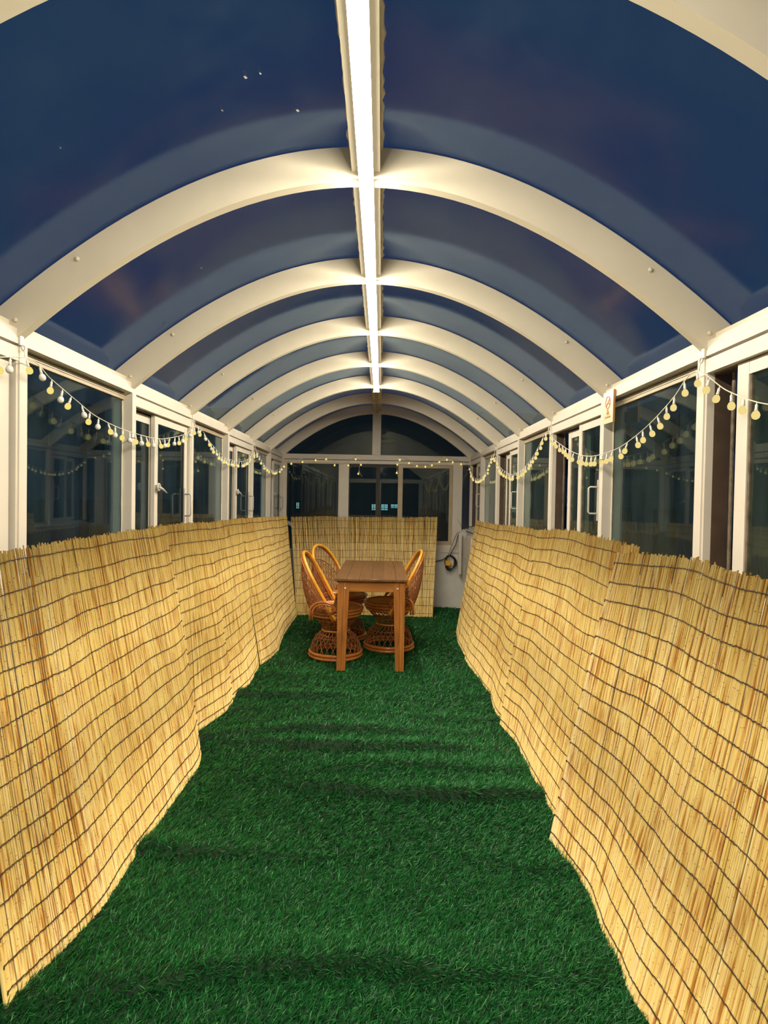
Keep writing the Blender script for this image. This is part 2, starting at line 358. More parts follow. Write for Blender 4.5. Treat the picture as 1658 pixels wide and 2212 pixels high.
ORD = ['first', 'second', 'third', 'fourth', 'fifth', 'sixth', 'seventh', 'eighth', 'ninth']
for sgn, nm in ((-1, 'left'), (1, 'right')):
    T = side(sgn)
    wl = structure('wall_' + nm, 'white low wall with cream posts and eave beam on the %s side' % nm, 'wall')
    mb = MB(); wbox(mb, T, -.03, YF, -.02, .14, YE + .1, SILL - .02); mb.build('low_wall', M['plaster'], wl)
    mb = MB(); wbox(mb, T, -.05, YF, SILL - .02, .16, YE - .01, SILL); mb.build('sill', M['white'], wl)
    mb = MB(); wbox(mb, T, 0, YF, EAVE - BEAM, .09, YE, EAVE); mb.build('eave_beam', M['white'], wl)
    mb = MB(); wbox(mb, T, .028, YF, EAVE - .004, .088, YE, EAVE + .03); mb.build('gutter_strip', M['cream'], wl)
    for y in PK + [YE - .03]:
        mb = MB(); wbox(mb, T, 0, y - .024, SILL, .10, y + .024, EAVE - BEAM); mb.build('post', M['white'], wl)
    G = M['side_glass'] if sgn < 0 else M['right_glass']
    ends = PK + [YE - .03]
    for i in range(len(ends) - 1):
        ya, yb = ends[i] + .024, ends[i + 1] - .024
        k = i - 3; top = EAVE - BEAM
        where = ('behind the camera' if k < -1 else 'beside the camera' if k == -1 else 'nearest in view' if k == 0 else
                 '%s bay from the near one' % ORD[k])
        if k % 2 == 0:      # fixed pane
            wn = next_window('large fixed pane in the %s wall, %s' % (nm, where))
            mb = MB()
            wbox(mb, T, .040, ya, top - .022, .060, yb, top - .010); mb.build('glazing_bead', M['white'], wn)
            mb = MB(); wbox(mb, T, .044, ya, top - .038, .09, yb, top - .022)
            wbox(mb, T, .03, ya, SILL, .09, yb, SILL + .03); mb.build('frame', M['tan'], wn)
            mb = MB()
            for yy, dd in ((ya, 1), (yb, -1)):
                pts = [T(.052, yy + dd * (.003 + random.uniform(0, .003)), SILL + .03 + t * .05) for t in range(18)]
                mb.tube(pts, [.004 + random.uniform(-.001, .002) for _ in pts], 5)
            mb.build('sealant_bead', M['cream'], wn)
            mb = MB(); wbox(mb, T, .055, ya, SILL + .02, .061, yb, top - .025); mb.build('pane', G, wn)
        else:               # two sliding sashes in a frame
            wn = next_window('pair of sliding sashes in the %s wall, %s' % (nm, where))
            mb = MB(); fz = top - .010
            wbox(mb, T, .003, ya, fz - .052, .09, yb, fz); wbox(mb, T, .003, ya, SILL, .09, yb, SILL + .03)
            wbox(mb, T, .006, ya, SILL, .034, ya + .012, fz - .05); wbox(mb, T, .006, yb - .012, SILL, .034, yb, fz - .05)
            mb.build('frame', M['white'], wn)
            mb = MB(); wbox(mb, T, .03, ya + .012, fz - .058, .085, yb - .012, fz - .052)
            wbox(mb, T, .034, yb - .014, SILL, .10, yb, fz - .052); wbox(mb, T, .034, ya, SILL, .10, ya + .014, fz - .052); mb.build('track', M['brown'], wn)
            z0, z1 = SILL + .032, fz - .056; L_ = yb - ya
            def sash(y0, y1, d, stile=.052, rail=.046, zt=z1, mat=M['white'], wear=False):
                s_ = MB(); wbox(s_, T, d, y0, z0, d + .024, y0 + stile, zt); wbox(s_, T, d, y1 - stile, z0, d + .024, y1, zt)
                wbox(s_, T, d + .001, y0 + stile, zt - rail, d + .023, y1 - stile, zt); wbox(s_, T, d + .001, y0 + stile, z0, d + .023, y1 - stile, z0 + rail)
                so = s_.build('sash', mat, wn)
                g = MB(); wbox(g, T, d + .010, y0 + stile - .004, z0 + rail - .004, d + .015, y1 - stile + .004, zt - rail + .004); g.build('pane', G, so)
                g = MB(); gm = M['stained'] if wear else M['dark']; q = .010 if wear else .005
                wbox(g, T, d + .005, y0 + stile, z0 + rail, d + .0205, y0 + stile + q, zt - rail); wbox(g, T, d + .005, y1 - stile - q, z0 + rail, d + .0205, y1 - stile, zt - rail)
                g.build('gasket', gm, so)
                return so
            def latch(so, y, z, d):
                c = MB(); ring = [T(d - .016, y + .020 * math.cos(a), z + .020 * math.sin(a)) for a in np.linspace(0, 2 * math.pi, 20, endpoint=False)]
                c.tube(ring, .006, 6, True); wbox(c, T, d - .016, y - .012, z - .012, d, y + .012, z + .012)
                c.tube([T(d - .020, y, z), T(d - .030, y + .03, z - .012), T(d - .034, y + .085, z - .034)], [.008, .007, .004], 6)
                c.build('crank_latch', M['grey_paint'], so)
            def handle(so, y, z, d, dy):
                h = MB(); wbox(h, T, d - .006, y - .010, z - .115, d, y + .010, z + .115)
                h.build('handle_plate', M['grey_paint'], so)
                h = MB(); hp = []
                for (a, b) in ((0, -.075), (.038, -.075), (.046, -.067), (.046, .067), (.038, .075), (0, .075)): hp.append(T(d - .006 - a, y + dy * a * .3, z + b))
                h.tube(hp, .0055, 6); h.build('handle', M['grey_paint'], so)
            M.setdefault('grey_paint', principled('pale_grey_metal', (.56, .54, .48), .35))
            if sgn < 0:
                f = sash(ya + .345 * L_, yb - .028, .022)
                if k > 0: latch(f, ya + .345 * L_ + .028, 1.505, .022); handle(f, yb - .028 - .05, 1.392, .022, -1)
                sash(ya + .014, ya + .345 * L_ + .05, .052, zt=z1 - .012)
            else:
                if k == -1:
                    sash(ya + .30, 2.030, .022, .062, wear=True); sash(ya + .35, 2.078, .052, .05, zt=z1 - .012, mat=M['tan'], wear=True)
                else:
                    f = sash(ya + .014, ya + .39 * L_ + .05, .022, wear=True); handle(f, ya + .014 + .05, 1.47, .022, 1)
                    sash(ya + .39 * L_ - .005, yb - .24 * L_, .052, zt=z1 - .012, wear=True)
                sm = MB(); wbox(sm, T, .072, yb - .07, z0, .078, yb - .055, z1); sm.build('screen_channel', M['stained'], wn)

# ------------------------------------------------------------------ end wall
we = structure('wall_back', 'end wall with white beam, posts and arched glass above', 'wall')
MB().box((-1.30, YE, -.02), (1.30, YE + .10, .745)).build('low_wall', M['plaster'], we)
MB().box((-1.30, YE - .02, 1.948), (1.30, YE + .06, 2.062)).build('beam', M['white'], we)
MB().box((-1.26, YE - .028, 1.985), (1.26, YE - .02, 1.992)).build('beam_groove', M['dark'], we)
for x0, x1 in ((-1.275, -1.235), (-.502, -.388), (1.046, 1.175), ):
    MB().box((x0, YE - .018, .745), (x1, YE + .06, 1.948)).build('post', M['white'], we)
MB().box((1.175, YE - .016, 1.07), (1.30, YE + .06, 1.948)).build('corner_panel', M['facade_pane'], we)
MB().box((1.175, YE - .018, .745), (1.30, YE + .06, 1.07)).build('corner_block', M['plaster'], we)
MB().box((-.062, YE - .03, 2.062), (.053, YE + .03, 2.64)).build('arch_mullion', M['white'], we)
for x0, x1 in ((-1.2, -.062), (.053, 1.2)):
    n = 25; mb = MB(); V = []; Fc = []
    for x in np.linspace(x0, x1, n):
        zt = max(arch_z(x) + .06, 2.065)
        V += [(x, YE + .008, 2.062), (x, YE + .014, 2.062), (x, YE + .014, zt), (x, YE + .008, zt)]
    for i in range(n - 1):
        for r in range(4): Fc.append((i * 4 + r, i * 4 + (r + 1) % 4, i * 4 + 4 + (r + 1) % 4, i * 4 + 4 + r))
    mb.add(V, Fc).build('arch_pane', M['end_glass'], we)
wn = next_window('fixed dark pane at the left of the end wall')
MB().box((-1.235, YE + .02, .755), (-.502, YE + .026, 1.94)).build('pane', M['end_glass'], wn)
mb = MB().box((-1.235, YE - .005, 1.934), (-.502, YE + .05, 1.948)).box((-1.235, YE - .005, .745), (-.502, YE + .05, .765)).box((-1.235, YE - .005, .765), (-1.222, YE + .05, 1.934)).box((-.515, YE - .005, .765), (-.502, YE + .05, 1.934))
mb.build('frame', M['white'], wn)
wn = next_window('sliding window with a brown sash over to the right of the end wall')
mb = MB().box((-.388, YE - .012, .745), (1.046, YE + .06, .85)).box((-.388, YE - .012, 1.94), (1.046, YE + .06, 1.948)).box((-.388, YE - .01, .85), (-.376, YE + .06, 1.94))
mb.build('frame', M['white'], wn)
def end_sash(x0, x1, y, mat, st0, st1, gm):
    so = MB().box((x0, y, .852), (x0 + st0, y + .024, 1.936)).box((x1 - st1, y, .852), (x1, y + .024, 1.936)).box((x0 + st0, y, 1.896), (x1 - st1, y + .024, 1.936)).box((x0 + st0, y, .852), (x1 - st1, y + .024, .902)).build('sash', mat, wn)
    MB().box((x0 + st0 - .003, y + .010, .90), (x1 - st1 + .003, y + .015, 1.90)).build('pane', gm, so)
    return so
end_sash(.298, 1.044, YE - .008, M['tan'], .064, .046, M['end_glass'])
end_sash(-.374, .34, YE + .022, M['dark'], .012, .04, M['end_glass'])
MB().box((-.004, YE + .03, .90), (.05, YE + .04, 1.90)).build('screen_stile', M['dark'], wn)

# wall behind the camera closes the corridor
wf = structure('wall_front', 'glazed wall behind the camera closing the corridor', 'wall')
MB().box((-1.30, YF - .1, -.02), (1.30, YF, 1.0)).build('low_wall', M['plaster'], wf)
MB().box((-1.30, YF - .06, 1.948), (1.30, YF, 2.062)).build('beam', M['white'], wf)
for x0 in (-1.27, -.06, 1.15): MB().box((x0, YF - .06, 1.0), (x0 + .12, YF - .005, 1.948)).build('post', M['white'], wf)
for x0, x1 in ((-1.15, -.06), (.06, 1.15)): MB().box((x0, YF - .04, 1.0), (x1, YF - .034, 1.948)).build('pane', M['end_glass'], wf)
V = []; Fc = []
for x in np.linspace(-1.2, 1.2, 31):
    zt = max(arch_z(x) + .10, 2.065); V += [(x, YF - .03, 2.062), (x, YF - .03, zt)]
for i in range(30): Fc.append((2 * i, 2 * i + 2, 2 * i + 3, 2 * i + 1))
MB().add(V, Fc).build('arch_pane', M['facade_pane'], wf)

# ------------------------------------------------------------------ lamp along the ridge
lamp = tag(empty('linear_lamp', (0, 3.2, 2.62)), 'long glowing white tube lamp running along the roof ridge', 'lamp')
def rel(mb, o):
    mb.v = [tuple(Vector(p) - Vector(o)) for p in mb.v]; return mb
LO = (0, 3.2, 2.62); LY0, LY1 = -.7, 6.235
rel(MB().box((-.016, LY0, 2.634), (.020, LY1, 2.654)), LO).build('housing', M['white'], lamp)
mb = MB(); V = []; n = 13
for y in (LY0 + .01, LY1 - .012):
    for i in range(n):
        a = -.72 + (math.pi + 1.44) * i / (n - 1); V.append((.002 + .0265 * math.cos(a), y, 2.612 - .0255 * math.sin(a)))
mb.add(V, [(i, i + 1, n + i + 1, n + i) for i in range(n - 1)] + [tuple(range(n)), tuple(range(2 * n - 1, n - 1, -1))])
rel(mb, LO).build('diffuser', M['led'], lamp)
rel(MB().box((-.030, LY1, 2.586), (.034, LY1 + .012, 2.654)), LO).build('end_cap', M['white'], lamp)
rel(MB().box((-.030, LY0 - .012, 2.586), (.034, LY0, 2.654)), LO).build('end_cap', M['white'], lamp)

# ------------------------------------------------------------------ reed screens
def reed_screen(label, ys, bx, tx, tz, ty, group, rnd0, thick=.0055, facing=1, along='y', nwire=16, bow=.015, edge_wide=None, front=0.0, wire_gap=0.0):
    """A screen of split reeds. ys: positions of knots; bx: bottom offsets; tx, tz, ty: top offset, height, shift. along 'y': runs down the corridor; 'x': across it."""
    ysf = np.arange(ys[0], ys[-1], thick * .90); n = len(ysf)
    ysf = ysf + rng.normal(0, .0006, n)
    f = lambda arr: np.interp(ysf, ys, arr)
    # soften the kinks of the measured profile
    def soft(a, k=21):
        p = np.pad(a, (k, k), 'edge'); ker = np.hanning(2 * k + 1); ker /= ker.sum(); return np.convolve(p, ker, 'valid')
    B0, T0, Z0, S0 = soft(f(bx)), soft(f(tx)), soft(f(tz)), soft(f(ty))
    ph = rng.uniform(0, 6, 4)
    wav = .010 * np.sin(ysf * 5.1 + ph[0]) + .006 * np.sin(ysf * 11.7 + ph[1])
    lean = .010 * np.sin(ysf * 3.1 + ph[2]) + rng.normal(0, .0022, n)
    if along == 'y':
        bot = np.c_[B0 + wav * .3, ysf, np.zeros(n)]; top = np.c_[T0 + wav, ysf + S0 + lean, Z0]
        e_t = np.array([0, 1.0, 0])
    else:
        bot = np.c_[ysf, B0 + wav * .3, np.zeros(n)]; top = np.c_[ysf + S0 + lean, T0 + wav, Z0]
        e_t = np.array([1.0, 0, 0])
    ax = top - bot; ln = np.linalg.norm(ax, axis=1)[:, None]; ax = ax / ln
    nr = np.cross(ax, np.broadcast_to(e_t, ax.shape)); nr /= np.linalg.norm(nr, axis=1)[:, None]
    if along == 'y': flip = np.sign(nr[:, :1] * facing)
    else: flip = np.sign(-nr[:, 1:2])
    nr = nr * flip                                           # points into the room
    tn = np.cross(nr, ax)
    bw = bow * np.sin(ysf * 2.3 + ph[3])                       # slow belly of the screen
    def surf(v, idx=slice(None)):
        v = np.asarray(v); return bot[idx] + (top - bot)[idx] * v + nr[idx] * ((bw[idx, None]) * np.sin(math.pi * v) + front)
    # reeds
    SIDES, RINGS = 5, 4
    r = thick * .5 * rng.uniform(.78, 1.25, n); 
    if edge_wide == 'start': r[:5] = thick * 1.1
    if edge_wide == 'end': r[-5:] = thick * 1.1
    off = rng.normal(0, .0009, n); lo = -rng.uniform(0, .012, n) / ln[:, 0]; hi = 1 + rng.normal(0, .0036, n)
    lo = np.maximum(lo, -.004)
    vs = np.linspace(0, 1, RINGS); ang = np.arange(SIDES) * 2 * math.pi / SIDES + .3
    verts = np.zeros((n, RINGS, SIDES, 3)); alv = np.zeros((n, RINGS, SIDES))
    for j, v0 in enumerate(vs):
        v = (lo + (hi - lo) * v0)[:, None]
        c = surf(v) + nr * off[:, None] + tn * (rng.normal(0, .0012, n) if 0 < j < RINGS - 1 else np.zeros(n))[:, None]
        rr = r * (1.06 - .14 * v0)
        for k, a in enumerate(ang):
            verts[:, j, k] = c + (nr * math.cos(a) + tn * math.sin(a)) * rr[:, None]
        alv[:, j] = (v * ln)
    base = (np.arange(n) * RINGS * SIDES)[:, None]
    q = []
    for j in range(RINGS - 1):
        for k in range(SIDES):
            l = (k + 1) % SIDES; q.append((j * SIDES + k, j * SIDES + l, (j + 1) * SIDES + l, (j + 1) * SIDES + k))
    q = (base[:, :, None] + np.array(q)[None]).reshape(-1, 4)
    caps = np.concatenate([(base + np.arange(SIDES)[None]), (base + (RINGS - 1) * SIDES + np.arange(SIDES)[::-1][None])])
    me = bpy.data.meshes.new('reeds')
    nv = n * RINGS * SIDES; me.vertices.add(nv); me.vertices.foreach_set('co', verts.reshape(-1))
    lv = np.concatenate([q.reshape(-1), caps.reshape(-1)]); me.loops.add(len(lv)); me.loops.foreach_set('vertex_index', lv.astype(np.int32))
    ls = np.concatenate([np.arange(len(q)) * 4, len(q) * 4 + np.arange(len(caps)) * SIDES]); me.polygons.add(len(ls))
    me.polygons.foreach_set('loop_start', ls.astype(np.int32))
    me.polygons.foreach_set('use_smooth', np.r_[np.ones(len(q), bool), np.zeros(len(caps), bool)])
    me.update(calc_edges=True); me.validate()
    a1 = me.attributes.new('rnd', 'FLOAT', 'POINT'); a1.data.foreach_set('value', np.repeat(rng.uniform(0, 1, n), RINGS * SIDES).astype(np.float32))
    a2 = me.attributes.new('along', 'FLOAT', 'POINT'); a2.data.foreach_set('value', alv.reshape(-1).astype(np.float32))
    me.materials.append(M['reed'])
    root = tag(empty('reed_screen', (0, 0, 0)), label, 'screen', group)
    o = bpy.data.objects.new('reeds', me); COL.objects.link(o); o.parent = root; o['kind'] = 'stuff'
    # binding wires
    step = 2
    idx = np.arange(1, n - 1, step)
    for j in range(nwire):
        v0 = (j + .42) / nwire + rng.normal(0, .002)
        dv = .0025 * np.sin(ysf[idx] * 9 + j) + np.cumsum(rng.normal(0, .00042, len(idx)))
        dv -= np.linspace(dv[0], dv[-1], len(idx)) * .8
        tw = np.where(np.arange(len(idx)) % 2 == 0, .0011, -.0008) + rng.normal(0, .0006, len(idx))
        v = np.clip(v0 + dv + tw / 1.28, .006, .992)[:, None]
        p = surf(v, idx) + nr[idx] * (r[idx] * .9 + np.abs(off[idx]) + .0016 + rng.uniform(0, .0006, len(idx)))[:, None]
        # hooked ends
        p = np.vstack([p[0] + (0, 0, -.012), p, p[-1] + (0, 0, -.010)])
        MB().tube(p, .00165, 4).build('binding_wire', M['wire_dark'], root)
    return root

GL, GR, GE = 'reed screens leaning on the left windows', 'reed screens leaning on the right windows', 'reed screens across the end'
def c_(*a): return list(a)
# left side, near to far
reed_screen('nearest and longest reed screen along the left side, its far end standing proud', [1.64, 1.83, 2.04, 2.54, 3.09, 3.22, 3.30],
            [-.97, -.925, -.89, -.893, -.888, -.905, -.93], [-1.14] * 7, [1.25, 1.262, 1.268, 1.272, 1.280, 1.282, 1.282], [0] * 7, GL, 1, edge_wide='start', bow=.010, front=.006, nwire=16)
reed_screen('short reed screen on the left side, tucked behind the end of the nearest one', [3.15, 3.61, 3.80, 4.02, 4.14],
            [-1.06, -1.041, -.993, -.946, -.95], [-1.155] * 5, [1.28, 1.282, 1.28, 1.272, 1.268], [0] * 5, GL, 2, bow=.012, nwire=16)
reed_screen('reed screen on the left side bulging before the narrow far one', [4.12, 4.17, 4.58, 4.90, 5.13],
            [-.985, -.972, -.928, -.945, -.978], [-1.15] * 5, [1.262, 1.264, 1.268, 1.270, 1.268], [0, 0, .02, .04, .06], GL, 3, bow=.014, front=.004)
reed_screen('farthest reed screen on the left side, running to the corner', [5.10, 5.26, 5.58, 6.20, 6.72, 7.22],
            [-.955, -.912, -.888, -.937, -.953, -.945], [-1.15] * 6, [1.262, 1.262, 1.255, 1.238, 1.228, 1.218], [.06, .08, .12, .22, .32, .45], GL, 4, bow=.010)
# right side
reed_screen('nearest reed screen along the right side, its pale edge lapping over the next', [.45, 1.61, 1.71, 1.83, 1.93, 2.03, 2.16, 2.29, 2.51],
            [.87, .868, .845, .864, .856, .872, .894, .874, .842], [1.13] * 7 + [1.115, 1.10], [1.25, 1.253, 1.254, 1.258, 1.272, 1.272, 1.264, 1.258, 1.238], [0] * 9, GR, 5, edge_wide='end', facing=-1, bow=.012, front=.010, nwire=16)
reed_screen('second reed screen on the right, its near edge tucked behind the nearest one', [2.42, 2.93, 3.15, 3.55, 3.66, 3.82],
            [.915, .915, .908, .926, .90, .885], [1.145, 1.145, 1.14, 1.135, 1.13, 1.12], [1.27, 1.292, 1.298, 1.288, 1.28, 1.272], [0] * 6, GR, 6, edge_wide='end', facing=-1, bow=.014, front=.004)
reed_screen('third reed screen from the near end of the right side, in the middle distance', [3.74, 4.01, 4.39, 4.77, 5.05, 5.42],
            [.905, .895, .918, .901, .885, .875], [1.14] * 6, [1.258, 1.266, 1.262, 1.255, 1.248, 1.240], [0, 0, .04, .05, .06, .06], GR, 7, facing=-1, bow=.012)
reed_screen('farthest reed screen on the right side, ending at the white box', [5.36, 5.60, 5.97, 6.30, 6.49],
            [.892, .885, .889, .91, .926], [1.14, 1.14, 1.14, 1.13, 1.12], [1.236, 1.238, 1.238, 1.238, 1.238], [.06, .06, .06, .06, .06], GR, 8, facing=-1, bow=.01, front=-.004)
# across the end
reed_screen('wide reed screen across the end wall behind the chairs', [-.955, -.6, -.2, .2],
            [7.30, 7.36, 7.39, 7.38], [7.80] * 4, [1.203, 1.222, 1.222, 1.222], [-.165, -.10, -.03, .0], GE, 9, along='x', bow=.008, nwire=13)
reed_screen('narrow reed screen lapped over the right end of the wide one, folded near its edge', [.135, .40, .52, .56, .60, .64, .74],
            [7.35, 7.35, 7.34, 7.31, 7.35, 7.31, 7.32], [7.775, 7.775, 7.765, 7.74, 7.77, 7.74, 7.75], [1.224, 1.222, 1.228, 1.236, 1.236, 1.232, 1.234], [.0, .03, .05, .06, .07, .08, .09], GE, 10, along='x', bow=.004, front=.008, nwire=13)

# ------------------------------------------------------------------ artificial turf
RIDGES = [(1.74, .040, .035, .06, .9), (2.33, .034, .030, .07, 2.1), (2.90, .052, .028, .06, 3.3), (3.10, .026, .030, .08, .4), (3.44, .046, .026, .05, 4.0),
          (3.62, .034, .026, .07, 1.2), (3.95, .022, .030, .08, 2.7), (4.30, .038, .028, .05, 5.0), (4.75, .018, .04, .05, 2.0), (5.9, .014, .05, .05, 1.0)]
def turf_h(x, y):
    """gentle swells plus crosswise folds, steep on the near side and long on the far side"""
    h = 0.004 * np.sin(x * 3.1 + y * 2.3) + .003 * np.sin(y * 4.7 - x * 1.3)
    for yc, a, wd, amp, ph in RIDGES:
        d = y - (yc + amp * np.sin(x * 2.1 + ph) + .025 * np.sin(x * 5 + ph * 3) + .008 * np.sin(x * 15 + ph))
        h = h + a * np.where(d > 0, np.exp(-(d / (wd * 3.6)) ** 2), np.exp(-(d / wd) ** 2)) * np.clip(.55 + .5 * np.sin(x * 2.7 + ph * 2) + .12 * np.sin(x * 9 + ph), .08, 1)
    return h
nx, ny = 61, 420
gx, gy = np.meshgrid(np.linspace(-1.20, 1.20, nx), np.linspace(-.95, YE - .01, ny))
gz = turf_h(gx, gy) - .010
GV = np.stack([gx, gy, gz], -1).reshape(-1, 3)
ii = np.arange(ny - 1)[:, None] * nx + np.arange(nx - 1)[None]
GF = np.stack([ii, ii + 1, ii + nx + 1, ii + nx], -1).reshape(-1, 4)
def scatter(y0, y1, dens, width, length):
    n = int((y1 - y0) * 2.2 * dens); return np.c_[rng.uniform(-1.1, 1.1, n), rng.uniform(y0, y1, n), np.full(n, width), np.full(n, length)]
pts = np.vstack([scatter(.5, 1.5, 9000, .0026, .036), scatter(1.5, 2.3, 30000, .0021, .034), scatter(2.3, 3.3, 20000, .0026, .036),
                 scatter(3.3, 5.0, 11000, .0034, .038), scatter(5.0, YE - .03, 5000, .005, .038)])
n = len(pts); x, y, wd, ln = pts.T
ln = ln * rng.uniform(.6, 1.2, n)
lay = .35 + .6 * np.sin(x * 2.3 + y * 1.7) * .5 + .5 * np.sin(y * 3.9 + x) * .5   # the lay of the pile drifts over the floor
az = lay + rng.normal(0, .75, n)
el = np.clip(rng.normal(.60, .28, n), .10, 1.35)                                               # angle above the ground
z = turf_h(x, y) - .010
d = np.c_[np.cos(az) * np.cos(el), np.sin(az) * np.cos(el), np.sin(el)]
gxh = (turf_h(x + .004, y) - turf_h(x - .004, y)) / .008; gyh = (turf_h(x, y + .004) - turf_h(x, y - .004)) / .008
d = d - np.c_[gxh, gyh, np.zeros(n)] * .75; d /= np.linalg.norm(d, axis=1)[:, None]           # the pile stands off the slope of each fold
d[:, 2] = np.maximum(d[:, 2], .06)
sd = np.c_[-np.sin(az), np.cos(az), np.zeros(n)]; sd -= d * np.sum(sd * d, axis=1)[:, None]; sd /= np.linalg.norm(sd, axis=1)[:, None]
roll = rng.normal(0, .6, n)[:, None]; up = np.cross(d, sd); sd = sd * np.cos(roll) + up * np.sin(roll)
b0 = np.c_[x, y, z]; droop = np.c_[np.zeros(n), np.zeros(n), rng.uniform(.0, .006, n)]
p1 = b0 + d * (ln * .5)[:, None]; p2 = b0 + d * ln[:, None] - droop
hw = (wd * .5)[:, None]
BV = np.stack([b0 - sd * hw, b0 + sd * hw, p1 + sd * hw, p1 - sd * hw, p2 + sd * hw * .25, p2 - sd * hw * .25], 1).reshape(-1, 3)
BV[:, 0] = np.clip(BV[:, 0], -1.22, 1.22)
o6 = (np.arange(n) * 6)[:, None] + len(GV)
BF = np.concatenate([o6 + np.array([[0, 1, 2, 3]]), o6 + np.array([[3, 2, 4, 5]])], 1).reshape(-1, 4)
AV = np.vstack([GV, BV]); AF = np.vstack([GF, BF])
me = bpy.data.meshes.new('artificial_turf'); me.vertices.add(len(AV)); me.vertices.foreach_set('co', AV.reshape(-1))
me.loops.add(AF.size); me.loops.foreach_set('vertex_index', AF.reshape(-1).astype(np.int32))
me.polygons.add(len(AF)); me.polygons.foreach_set('loop_start', (np.arange(len(AF)) * 4).astype(np.int32))
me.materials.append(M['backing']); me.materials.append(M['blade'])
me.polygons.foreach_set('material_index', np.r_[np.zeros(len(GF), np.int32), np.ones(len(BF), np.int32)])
me.polygons.foreach_set('use_smooth', np.r_[np.ones(len(GF), bool), np.zeros(len(BF), bool)])
me.update(calc_edges=True)
a1 = me.attributes.new('rnd', 'FLOAT', 'POINT'); a1.data.foreach_set('value', np.r_[np.zeros(len(GV)), np.repeat(rng.beta(1.6, 2.6, n), 6)].astype(np.float32))
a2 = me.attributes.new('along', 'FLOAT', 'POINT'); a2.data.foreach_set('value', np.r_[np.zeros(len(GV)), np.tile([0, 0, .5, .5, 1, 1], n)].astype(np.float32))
turf = bpy.data.objects.new('artificial_turf', me); COL.objects.link(turf)
tag(turf, 'deep green artificial grass with crosswise ridges covering the corridor floor', 'turf', kind='stuff')

# ------------------------------------------------------------------ table
tb = tag(empty('dining_table', (.005, 5.68, 0)), 'brown wooden table with tapered legs standing between the three rattan chairs', 'table')
TX0, TX1, TY0, TY1, TZ = -.312, .312, -.76, .76, .784
nb = 6; bw_ = (TX1 - TX0) / nb
for i in range(nb):
    MB().box((TX0 + i * bw_ + .0006, TY0, TZ - .018), (TX0 + (i + 1) * bw_ - .0006, TY1, TZ - .0004 * (i % 2))).build('top_board', M['table_top'], tb, .0012)
MB().hexa([(TX0 + .03, TY0 + .022, TZ - .034), (TX1 - .03, TY0 + .022, TZ - .034), (TX1 - .03, TY1 - .022, TZ - .034), (TX0 + .03, TY1 - .022, TZ - .034)],
          [(TX0 + .012, TY0 + .008, TZ - .018), (TX1 - .012, TY0 + .008, TZ - .018), (TX1 - .012, TY1 - .008, TZ - .018), (TX0 + .012, TY1 - .008, TZ - .018)]).build('under_rim', M['table_top'], tb)
for sx in (-1, 1):
    for sy in (-1, 1):
        xo, yo = sx * .285, sy * .735; zt = TZ - .034
        def leg(a0, a1, b0, b1, y0, y1):
            g = lambda xa, xb, ya, yb, z_: [(min(xa, xb), min(ya, yb), z_), (max(xa, xb), min(ya, yb), z_), (max(xa, xb), max(ya, yb), z_), (min(xa, xb), max(ya, yb), z_)]
            return g(xo - sx * a0, xo - sx * a1, yo - sy * y0, yo - sy * y1, 0.0), g(xo - sx * b0, xo - sx * b1, yo - sy * y0, yo - sy * y1, zt)
        l = MB(); l.hexa(*leg(0, .0375, 0, .049, .0015, .07)); l.hexa(*leg(.039, .073, .0505, .100, 0, .032))
        lo = l.build('leg', M['table_leg'], tb, .0015)
        MB().lathe([(.004, -.012), (.0085, 0), (.0085, .006), (.004, .009)], 12).build('bolt_cap', M['bolt'], lo)
        cpo = lo.children[0]; cpo.location = (xo - sx * .064, yo + (.0 if sy > 0 else 0.0), zt - .048); cpo.rotation_euler = (sy * -math.pi / 2, 0, 0)
for sy in (-1, 1): MB().box((-.19, sy * .715 - .012, TZ - .112), (.19, sy * .715 + .012, TZ - .034)).build('apron', M['table_apron'], tb, .001)
for sx in (-1, 1): MB().box((sx * .262 - .012, -.665, TZ - .112), (sx * .262 + .012, .665, TZ - .034)).build('apron', M['table_apron'], tb, .001)

